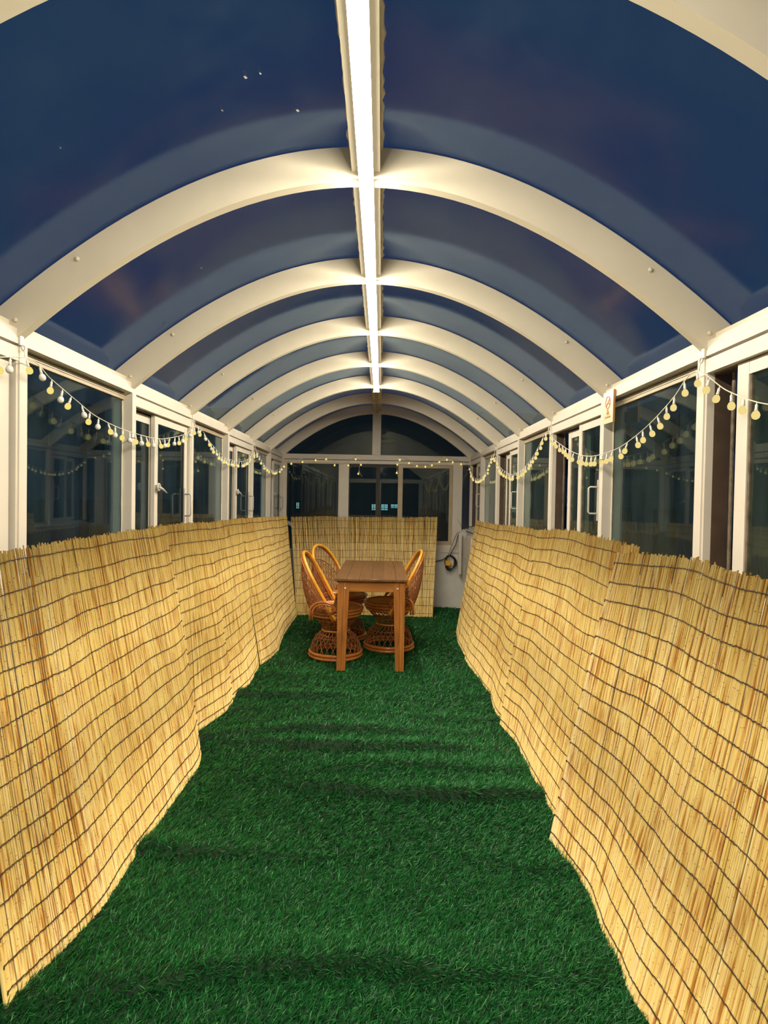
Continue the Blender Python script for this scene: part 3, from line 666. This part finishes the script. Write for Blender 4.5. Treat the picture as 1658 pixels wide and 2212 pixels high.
# ------------------------------------------------------------------ rattan chairs
def hoop_pt(s, fat=1.0, dn=0.0):
    """s in -1..1 round the hoop from the near front end over the top to the far one; local x forward"""
    a = abs(s); Lh = .67
    if a > .45: q = (1 - a) / .55 * .40; wv = .232 + .028 * math.sin(q / .40 * math.pi / 2)
    else:
        th = (1 - a / .45) * math.pi / 2; q = .40 + .27 * math.sin(th); wv = .26 * math.cos(th) ** .9
    e = (-.485, .875)
    return np.array([.02 + e[0] * q + dn * e[1], math.copysign(wv, s) if s else 0.0, .372 + e[1] * q - dn * e[0]])
def base_prof(t):
    zs = [.055, .10, .15, .185, .21, .235, .262, .30, .34, .385]; rs = [.232, .226, .207, .184, .150, .123, .118, .140, .170, .212]
    zz = .055 + t * .33; return np.interp(zz, zs, rs), zz
def make_chair():
    r_ = empty('rattan_chair')
    for z_ in (.017, .047): MB().torus(.238 if z_ < .03 else .236, .0165, z_, 44, 8).build('base_ring', M['rattan'], r_)
    mb = MB()
    for fam, cnt, tw in ((1, 26, 1.05), (-1, 26, 1.05)):
        for i in range(cnt):
            a0 = 2 * math.pi * i / cnt
            p = []
            for t in np.linspace(0, 1, 15):
                rr, zz = base_prof(t); a = a0 + fam * tw * (t ** 1.25) + fam * .05; rr += fam * .002
                p.append((rr * math.cos(a), rr * math.sin(a), zz))
            mb.tube(p, .0032, 4)
    o = mb.build('base_weave', M['weave'], r_); o['kind'] = 'stuff'
    MB().torus(.126, .0065, .245, 36, 6).build('waist_ring', M['rattan_hi'], r_)
    for z_, R_ in ((.186, .188), (.343, .176)):       # twisted weaving bands
        mb = MB()
        for ph in (0, math.pi):
            mb.tube([((R_ + .004 * math.cos(16 * a + ph)) * math.cos(a), (R_ + .004 * math.cos(16 * a + ph)) * math.sin(a), z_ + .004 * math.sin(16 * a + ph)) for a in np.linspace(0, 2 * math.pi, 130, endpoint=False)], .0034, 4, True)
        mb.build('weaving_band', M['weave'], r_)
    for z_, R_ in ((.395, .216), (.424, .231), (.454, .238)): MB().torus(R_, .0175, z_, 44, 8).build('seat_ring', M['rattan'], r_)
    MB().lathe([(.20, .440), (.226, .448), (.226, .458), (.20, .462), (.10, .456), (.01, .454)], 40).build('seat', M['cane'], r_)
    ss = np.linspace(-1, 1, 61)
    MB().tube([hoop_pt(s) for s in ss], .0145, 10).build('back_hoop', M['rattan_hi'], r_)
    MB().tube([hoop_pt(s, 1, -.024) + np.array([0, 0, -.002]) for s in ss], .0085, 6).build('inner_hoop', M['rattan'], r_)
    # bucket of stakes and lattice between the seat and the hoop
    def rim(u): a = u * math.radians(104); return np.array([-.232 * math.cos(a), .232 * math.sin(a), .40])
    def surf(u, v):
        h = hoop_pt(u * .86, 1, -.014); p = rim(u) * (1 - v) + h * v
        b = .035 * math.sin(math.pi * v); a = u * 1.6
        return p + np.array([-b * math.cos(a), b * math.sin(a), 0])
    mb = MB()
    for u in np.linspace(-.82, .82, 27): mb.tube([surf(u, v) for v in np.linspace(-.04, 1, 9)], .0036, 4)
    for u0 in np.linspace(-1.05, 1.05, 31):
        for sg in (-1, 1):
            p = [surf(u0 + sg * (v - .4) * .55, v) for v in np.linspace(.12, .74, 9) if abs(u0 + sg * (v - .4) * .55) < .83]
            if len(p) > 2: mb.tube(p, .0033, 4)
    o = mb.build('back_weave', M['weave'], r_); o['kind'] = 'stuff'
    for v in (.12, .74):
        MB().tube([surf(u, v) for u in np.linspace(-.84, .84, 40)], .0055, 5).build('weaving_band', M['weave'], r_)
    for sy in (-1, 1):
        for k, (R_, rad) in enumerate(((0, .0105), (.021, .0085))):
            p = [(-.205 + R_ * 1.1, sy * (.268), .375)] + [(-.09 + R_ * .4 - (.115 - R_ * .8) * math.cos(a), sy * .270, .455 + (.085 - R_) * math.sin(a)) for a in np.linspace(.05, math.pi * .93, 14)]
            q = hoop_pt(sy * .93); p += [(q[0] - .005 - R_ * .6, sy * .258, q[2] + .02)]
            MB().tube(p, rad, 7).build('arm_loop', M['rattan'], r_)
    MB().torus(.20, .012, .41, 30, 6).build('swivel_ring', M['dark'], r_)
    return r_
ch = make_chair(); ch.location = (-.325, 5.44, 0); ch.rotation_euler = (0, 0, -.03)
tag(ch, 'orange rattan chair left of the table, nearer of the two on that side', 'chair', 'rattan chairs around the table')
c2 = copy_tree(ch); c2.location = (-.305, 6.14, 0); c2.rotation_euler = (0, 0, -.34)
c2['label'] = 'rattan chair left of the table, farther one, partly hidden behind another chair'
c3 = copy_tree(ch); c3.location = (.172, 5.765, 0); c3.rotation_euler = (0, 0, math.pi + .06)
c3['label'] = 'rattan chair on the right of the table, facing left with its seat underneath'

# ------------------------------------------------------------------ string lights
lit_m = MB().lathe([(.004, -.0005), (.0085, -.004), (.0118, -.011), (.0125, -.016), (.0108, -.0235), (.006, -.028), (.002, -.029)][::-1], 12).mesh('bulb', [M['bulb_lit']])
wht_m = lit_m.copy(); wht_m.materials.clear(); wht_m.materials.append(M['bulb_white'])
clr_m = lit_m.copy(); clr_m.materials.clear(); clr_m.materials.append(M['bulb_clear'])
soc_m = MB().lathe([(.0052, 0), (.0056, .004), (.0044, .006), (.0046, .020), (.0022, .022), (.0015, .030)], 8).mesh('socket', [M['socket']])
def string_light(label, pts, spacing, pat, group, tails=(), name='string_light', tail_bulbs=None):
    r_ = tag(empty(name), label, 'string lights', group)
    def dense(P, n=14):
        P = np.array(P, float); t = np.arange(len(P)); tt = np.linspace(0, len(P) - 1, (len(P) - 1) * n + 1); out = []
        for q in tt:                                           # Catmull-Rom
            i = min(int(q), len(P) - 2); u = q - i; g = lambda k: P[min(max(k, 0), len(P) - 1)]
            a, b, c, d = g(i - 1), g(i), g(i + 1), g(i + 2)
            out.append(.5 * ((2 * b) + (-a + c) * u + (2 * a - 5 * b + 4 * c - d) * u * u + (-a + 3 * b - 3 * c + d) * u ** 3))
        return np.array(out)
    k = 0
    for P in [pts] + list(tails):
        D = dense(P); MB().tube(D, .0021, 5).build('wire', M['wire_white'], r_)
        L_ = np.r_[0, np.cumsum(np.linalg.norm(np.diff(D, axis=0), axis=1))]
        s = spacing * .5
        while s < L_[-1] - .01:
            p = np.array([np.interp(s, L_, D[:, i]) for i in range(3)])
            kind = pat[k % len(pat)]
            b = bpy.data.objects.new('bulb', {'y': lit_m, 'w': wht_m, 'c': clr_m}[kind]); COL.objects.link(b); b.parent = r_
            b.rotation_euler = (random.uniform(-.28, .28), random.uniform(-.28, .28), 0)
            R_ = b.rotation_euler.to_matrix(); b.location = Vector(p) - R_ @ Vector((0, 0, .030))
            so = bpy.data.objects.new('socket', soc_m); COL.objects.link(so); so.parent = b
            s += spacing * random.uniform(.8, 1.2); k += 1
    return r_
XL = -1.245; XR = 1.245
lp = [(.25, 1.95), (.8, 1.82), (1.3, 1.80), (1.8, 1.86), (2.194, 1.952), (2.355, 1.909), (2.552, 1.856), (2.737, 1.812), (3.04, 1.786), (3.459, 1.787), (3.744, 1.826), (3.99, 1.879), (4.231, 1.957),
      (4.53, 1.870), (4.93, 1.792), (5.47, 1.785), (5.82, 1.835), (6.212, 1.945), (6.6, 1.83), (7.2, 1.795), (7.6, 1.84), (7.93, 1.93)]
string_light('string of round bulbs in swags along the left wall, yellow and white bulbs alternating', [(XL, y_, z_) for y_, z_ in lp], .083, 'yw', 'string lights')
rp_ = [(.25, 1.95), (.7, 1.80), (1.2, 1.72), (1.6, 1.735), (1.8, 1.765), (2.0, 1.842), (2.209, 1.952), (2.38, 1.878), (2.552, 1.812), (2.743, 1.760), (2.956, 1.724), (3.292, 1.716), (3.61, 1.766), (4.0, 1.880), (4.186, 1.957),
       (4.55, 1.81), (4.9, 1.73), (5.31, 1.703), (5.8, 1.79), (6.214, 1.951), (6.6, 1.80), (7.0, 1.735), (7.4, 1.75), (7.75, 1.85), (7.95, 1.94)]
string_light('string of round bulbs in swags along the right wall, every bulb glowing warm', [(XR, y_, z_) for y_, z_ in rp_], .083, 'c', 'string lights')
ye = YE - .05
string_light('short string of bulbs on the left half of the end beam, tail hanging down', [(x_, ye, z_) for x_, z_ in
             ((-1.24, 1.955), (-1.09, 1.978), (-.864, 2.013), (-.68, 2.036), (-.6, 1.972), (-.485, 1.937), (-.38, 1.960), (-.281, 2.043), (-.2, 2.044))], .155, 'y', 'string lights',
             tails=[[(-.2, ye, 2.044), (-.214, ye, 1.96), (-.236, ye, 1.85), (-.194, ye, 1.765)]])
string_light('short string of bulbs on the right half of the end beam, tail by brown sash', [(x_, ye, z_) for x_, z_ in
             ((.261, 2.053), (.364, 2.034), (.457, 1.995), (.57, 1.957), (.683, 1.958), (.795, 1.991), (.896, 2.054), (.948, 2.055), (1.051, 2.02), (1.164, 1.997), (1.22, 1.96))], .12, 'y', 'string lights',
             tails=[[(.272, ye, 2.04), (.278, ye, 1.95), (.281, ye, 1.88), (.293, ye, 1.77)]])
for sgn, nm in ((-1, 'left'), (1, 'right')):
    for j, y_ in enumerate((2.204, 4.20, 6.21)):
        X = sgn * (W_IN - .004)
        h = tag(empty('cable_hook', (X, y_, 2.0)), '%s clear cable hook on a %s post, holding up the string lights' % (('nearest', 'middle', 'farthest')[j], nm), 'hook', 'cable hooks on the posts')
        MB().box((-.004 * 1, -.011, -.0), (.004, .011, .038)).build('hook_plate', M['socket'], h, .002)
        MB().torus(.010, .0025, 0, 14, 5).build('loop', M['grey_paint'], h); h.children[1].rotation_euler = (0, math.pi / 2, 0); h.children[1].location = (-sgn * .008, 0, -.008)
        MB().tube([(-sgn * .010, 0, -.014), (-sgn * .012, .002, -.03), (-sgn * .015, -.002, -.046)], .002, 5).build('cord', M['wire_white'], h)

# ------------------------------------------------------------------ no-smoking sign
sx_ = W_IN - .0135
sg = tag(empty('no_smoking_sign', (sx_, 3.103, 1.960)), 'cream acrylic plaque with a red no smoking symbol on the right post', 'sign')
MB().box((0, -.068, -.085), (.010, .068, .083)).build('plaque', M['acrylic'], sg, .001)
MB().box((-.0003, -.0705, -.085), (.010, -.068, .083)).build('plaque_edge', M['acrylic_edge'], sg)
# print on the face (x = 0 side, seen from -x): u to the right of the reader is -y
def face(u, v, d=.0006): return (-d, -u, v)
mb = MB()
ring = [face(.031 * math.cos(a), .024 + .031 * math.sin(a)) for a in np.linspace(0, 2 * math.pi, 40, endpoint=False)]
mb.tube(ring, .0019, 5, True)
mb.tube([face(-.022, .002), face(.022, .046)], .0017, 5)
mb.build('prohibition_ring', M['red_print'], sg)
MB().box(face(-.020, .014, .0004), face(.010, .021, .0012)).box(face(.012, .014, .0004), (-.0012, -.018, .021)).build('cigarette', M['brown_print'], sg)
MB().tube([face(.014, .026), face(.018, .032), face(.014, .038), face(.018, .043)], .0011, 5).build('smoke', M['brown_print'], sg)
MB().box(face(-.036, -.0445, .0003), face(.036, -.0432, .0010)).build('rule', M['brown_print'], sg)
def text(body, size, u, v, mat, name):
    cu = bpy.data.curves.new(name, 'FONT'); cu.body = body; cu.size = size; cu.align_x = 'CENTER'; cu.align_y = 'CENTER'; cu.extrude = .0003
    t_ = bpy.data.objects.new(name, cu); COL.objects.link(t_)
    dg = bpy.context.evaluated_depsgraph_get(); me_ = bpy.data.meshes.new_from_object(t_.evaluated_get(dg)); bpy.data.objects.remove(t_)
    me_.materials.clear(); me_.materials.append(mat)
    o = bpy.data.objects.new(name, me_); COL.objects.link(o); o.parent = sg
    o.matrix_local = Matrix(((0, 0, -1, -.0006), (-1, 0, 0, -u), (0, 1, 0, v), (0, 0, 0, 1)))
    return o
text('禁止', .0155, 0, -.0175, M['brown_print'], 'lettering'); text('吸烟', .0155, 0, -.0335, M['brown_print'], 'lettering')
text('NO SMOKING', .0125, 0, -.054, M['brown_print'], 'lettering')

# ------------------------------------------------------------------ cables and boxes at the far corners
bx = tag(empty('wall_cabinet', (1.245, 7.35, .30)), 'white metal cabinet on the low wall behind the far right screen', 'cabinet')
MB().box((-.075, -.24, .0), (0, .24, .71)).build('body', M['white'], bx, .004)
MB().box((-.079, -.225, .02), (-.075, .225, .69)).build('door', M['white'], bx, .002)
MB().box((-.086, .19, .34), (-.079, .205, .42)).build('catch', M['grey'], bx)
cn = tag(empty('cable_trunking', (1.145, 7.93, .47)), 'upright white plastic cable trunking in the far right corner', 'trunking')
MB().box((-.02, -.02, 0), (.022, .02, .56)).build('cover', M['white'], cn, .002)
MB().box((-.026, -.018, .10), (-.02, .012, .17)).build('clip', M['white'], cn)
cc = tag(empty('cable_coil', (1.02, 7.985, .62)), 'coiled black cable hung on the end wall beside the trunking', 'cable')
mb = MB()
for k in range(4):
    mb.tube([((.062 + .006 * k) * math.cos(a) + .004 * k, -.006 * k + .015, (.085 + .004 * k) * math.sin(a) + .012 * math.sin(2 * a + k)) for a in np.linspace(0, 2 * math.pi, 30, endpoint=False)], .0065, 6, True)
mb.build('coil', M['black'], cc)
MB().tube([(.0, 0, .09), (.03, 0, .16), (.075, -.01, .24), (.10, -.02, .36), (.12, -.02, .42)], .006, 6).build('lead', M['black'], cc)
MB().tube([(-.02, .01, .085), (-.10, .02, .03), (-.20, .03, .0), (-.30, .035, -.01)], .007, 6).build('lead', M['black'], cc)
MB().tube([(-.02, .01, .10), (.01, 0, .20), (.06, 0, .33), (.10, 0, .41)], .0035, 5).build('lead', M['black'], cc)
MB().tube([(-.055, .0, .02), (-.062, 0, -.06), (-.045, 0, -.13), (-.01, 0, -.15), (.03, 0, -.12), (.035, .01, -.07)], .004, 5).build('pale_lead', M['grey'], cc)
MB().box((-.062, -.03, -.045), (.012, .0, .025)).build('yellow_plug', M['yellow'], cc, .006)
wc = tag(empty('thin_cable', (1.16, 7.93, 1.09)), 'thin dark cable lying over the sill in the far right corner', 'cable')
MB().tube([(0, -.03, -.03), (.02, -.10, .02), (.05, -.20, .035), (.09, -.34, .035)], .005, 5).build('cable_run', M['black'], wc)
MB().tube([(.005, 0, .0), (-.02, .03, .06), (-.045, .05, .12)], .0025, 5).build('stray_wire', M['grey'], wc)
pp = tag(empty('drain_pipe', (-1.10, 7.93, 0)), 'grey plastic pipe rising in the far left corner', 'pipe')
MB().tube([(0, 0, -.01), (0, 0, .5), (0, 0, 1.02)], .028, 12).build('pipe_run', M['grey'], pp)
MB().tube([(0, 0, .98), (0, 0, 1.03)], .033, 12).build('collar', M['grey'], pp)
cb = tag(empty('cable_bundle', (-1.13, 7.90, 1.06)), 'bundle of pale cables tied above the grey pipe in the far left corner', 'cable')
for k in range(4):
    MB().tube([(-.05, .02, .05 + .012 * k), (-.01 + .006 * k, -.01, .03 + .01 * k), (.05, -.02, -.03 + .012 * k)], .0065, 6).build('cable_run', M['socket'], cb)
MB().tube([(-.06, .01, .03), (0, -.03, .0), (.06, -.02, -.06)], .006, 6).build('black_cable', M['black'], cb)

# ------------------------------------------------------------------ outside: neighbouring blocks in the dark
bd = tag(empty('office_block', (0, 30, 0)), 'dark distant office block with three lit blue windows beyond the end wall', 'building')
MB().box((-9, 0, -8), (9, 8, 6.0)).build('facade', M['facade'], bd)
for xa, xb, za, zb, mt in ((-.425, -.227, .93, 1.235, 'lit_pane_pale'), (.06, .389, .935, 1.24, 'lit_pane'), (.552, .887, 1.055, 1.245, 'lit_pane'), (-4.26, -4.12, .95, 1.25, 'lit_pane_pale')):
    fr = MB().box((xa - .05, -.06, za - .05), (xb + .05, 0, zb + .05)).build('window', M['facade_pane'], bd)
    MB().box((xa, -.075, za), (xb, -.062, zb)).build('pane', M[mt], fr)
    MB().box(((xa + xb) / 2 - .01, -.085, za), ((xa + xb) / 2 + .01, -.076, zb)).box((xa, -.085, (za * .7 + zb * .3) - .01), (xb, -.076, (za * .7 + zb * .3) + .01)).build('glazing_bar', M['facade_pane'], fr)
for sgn, nm in ((-1, 'left'), (1, 'right')):
    nb_ = tag(empty('neighbour_block', (sgn * 9.2, 8, 0)), 'unlit neighbouring block beyond the %s windows' % nm, 'building')
    MB().box((0 if sgn > 0 else -6, -16, -8), (6 if sgn > 0 else 0, 48, 5.0)).build('facade', M['facade'], nb_)
    for i in range(16):
        for j in range(2):
            y_ = -13 + i * 3.3; z_ = -.2 + j * 3.0
            MB().box((-sgn * .05, y_, z_), (0, y_ + 1.5, z_ + 1.5)).build('window', M['facade_pane'], nb_)
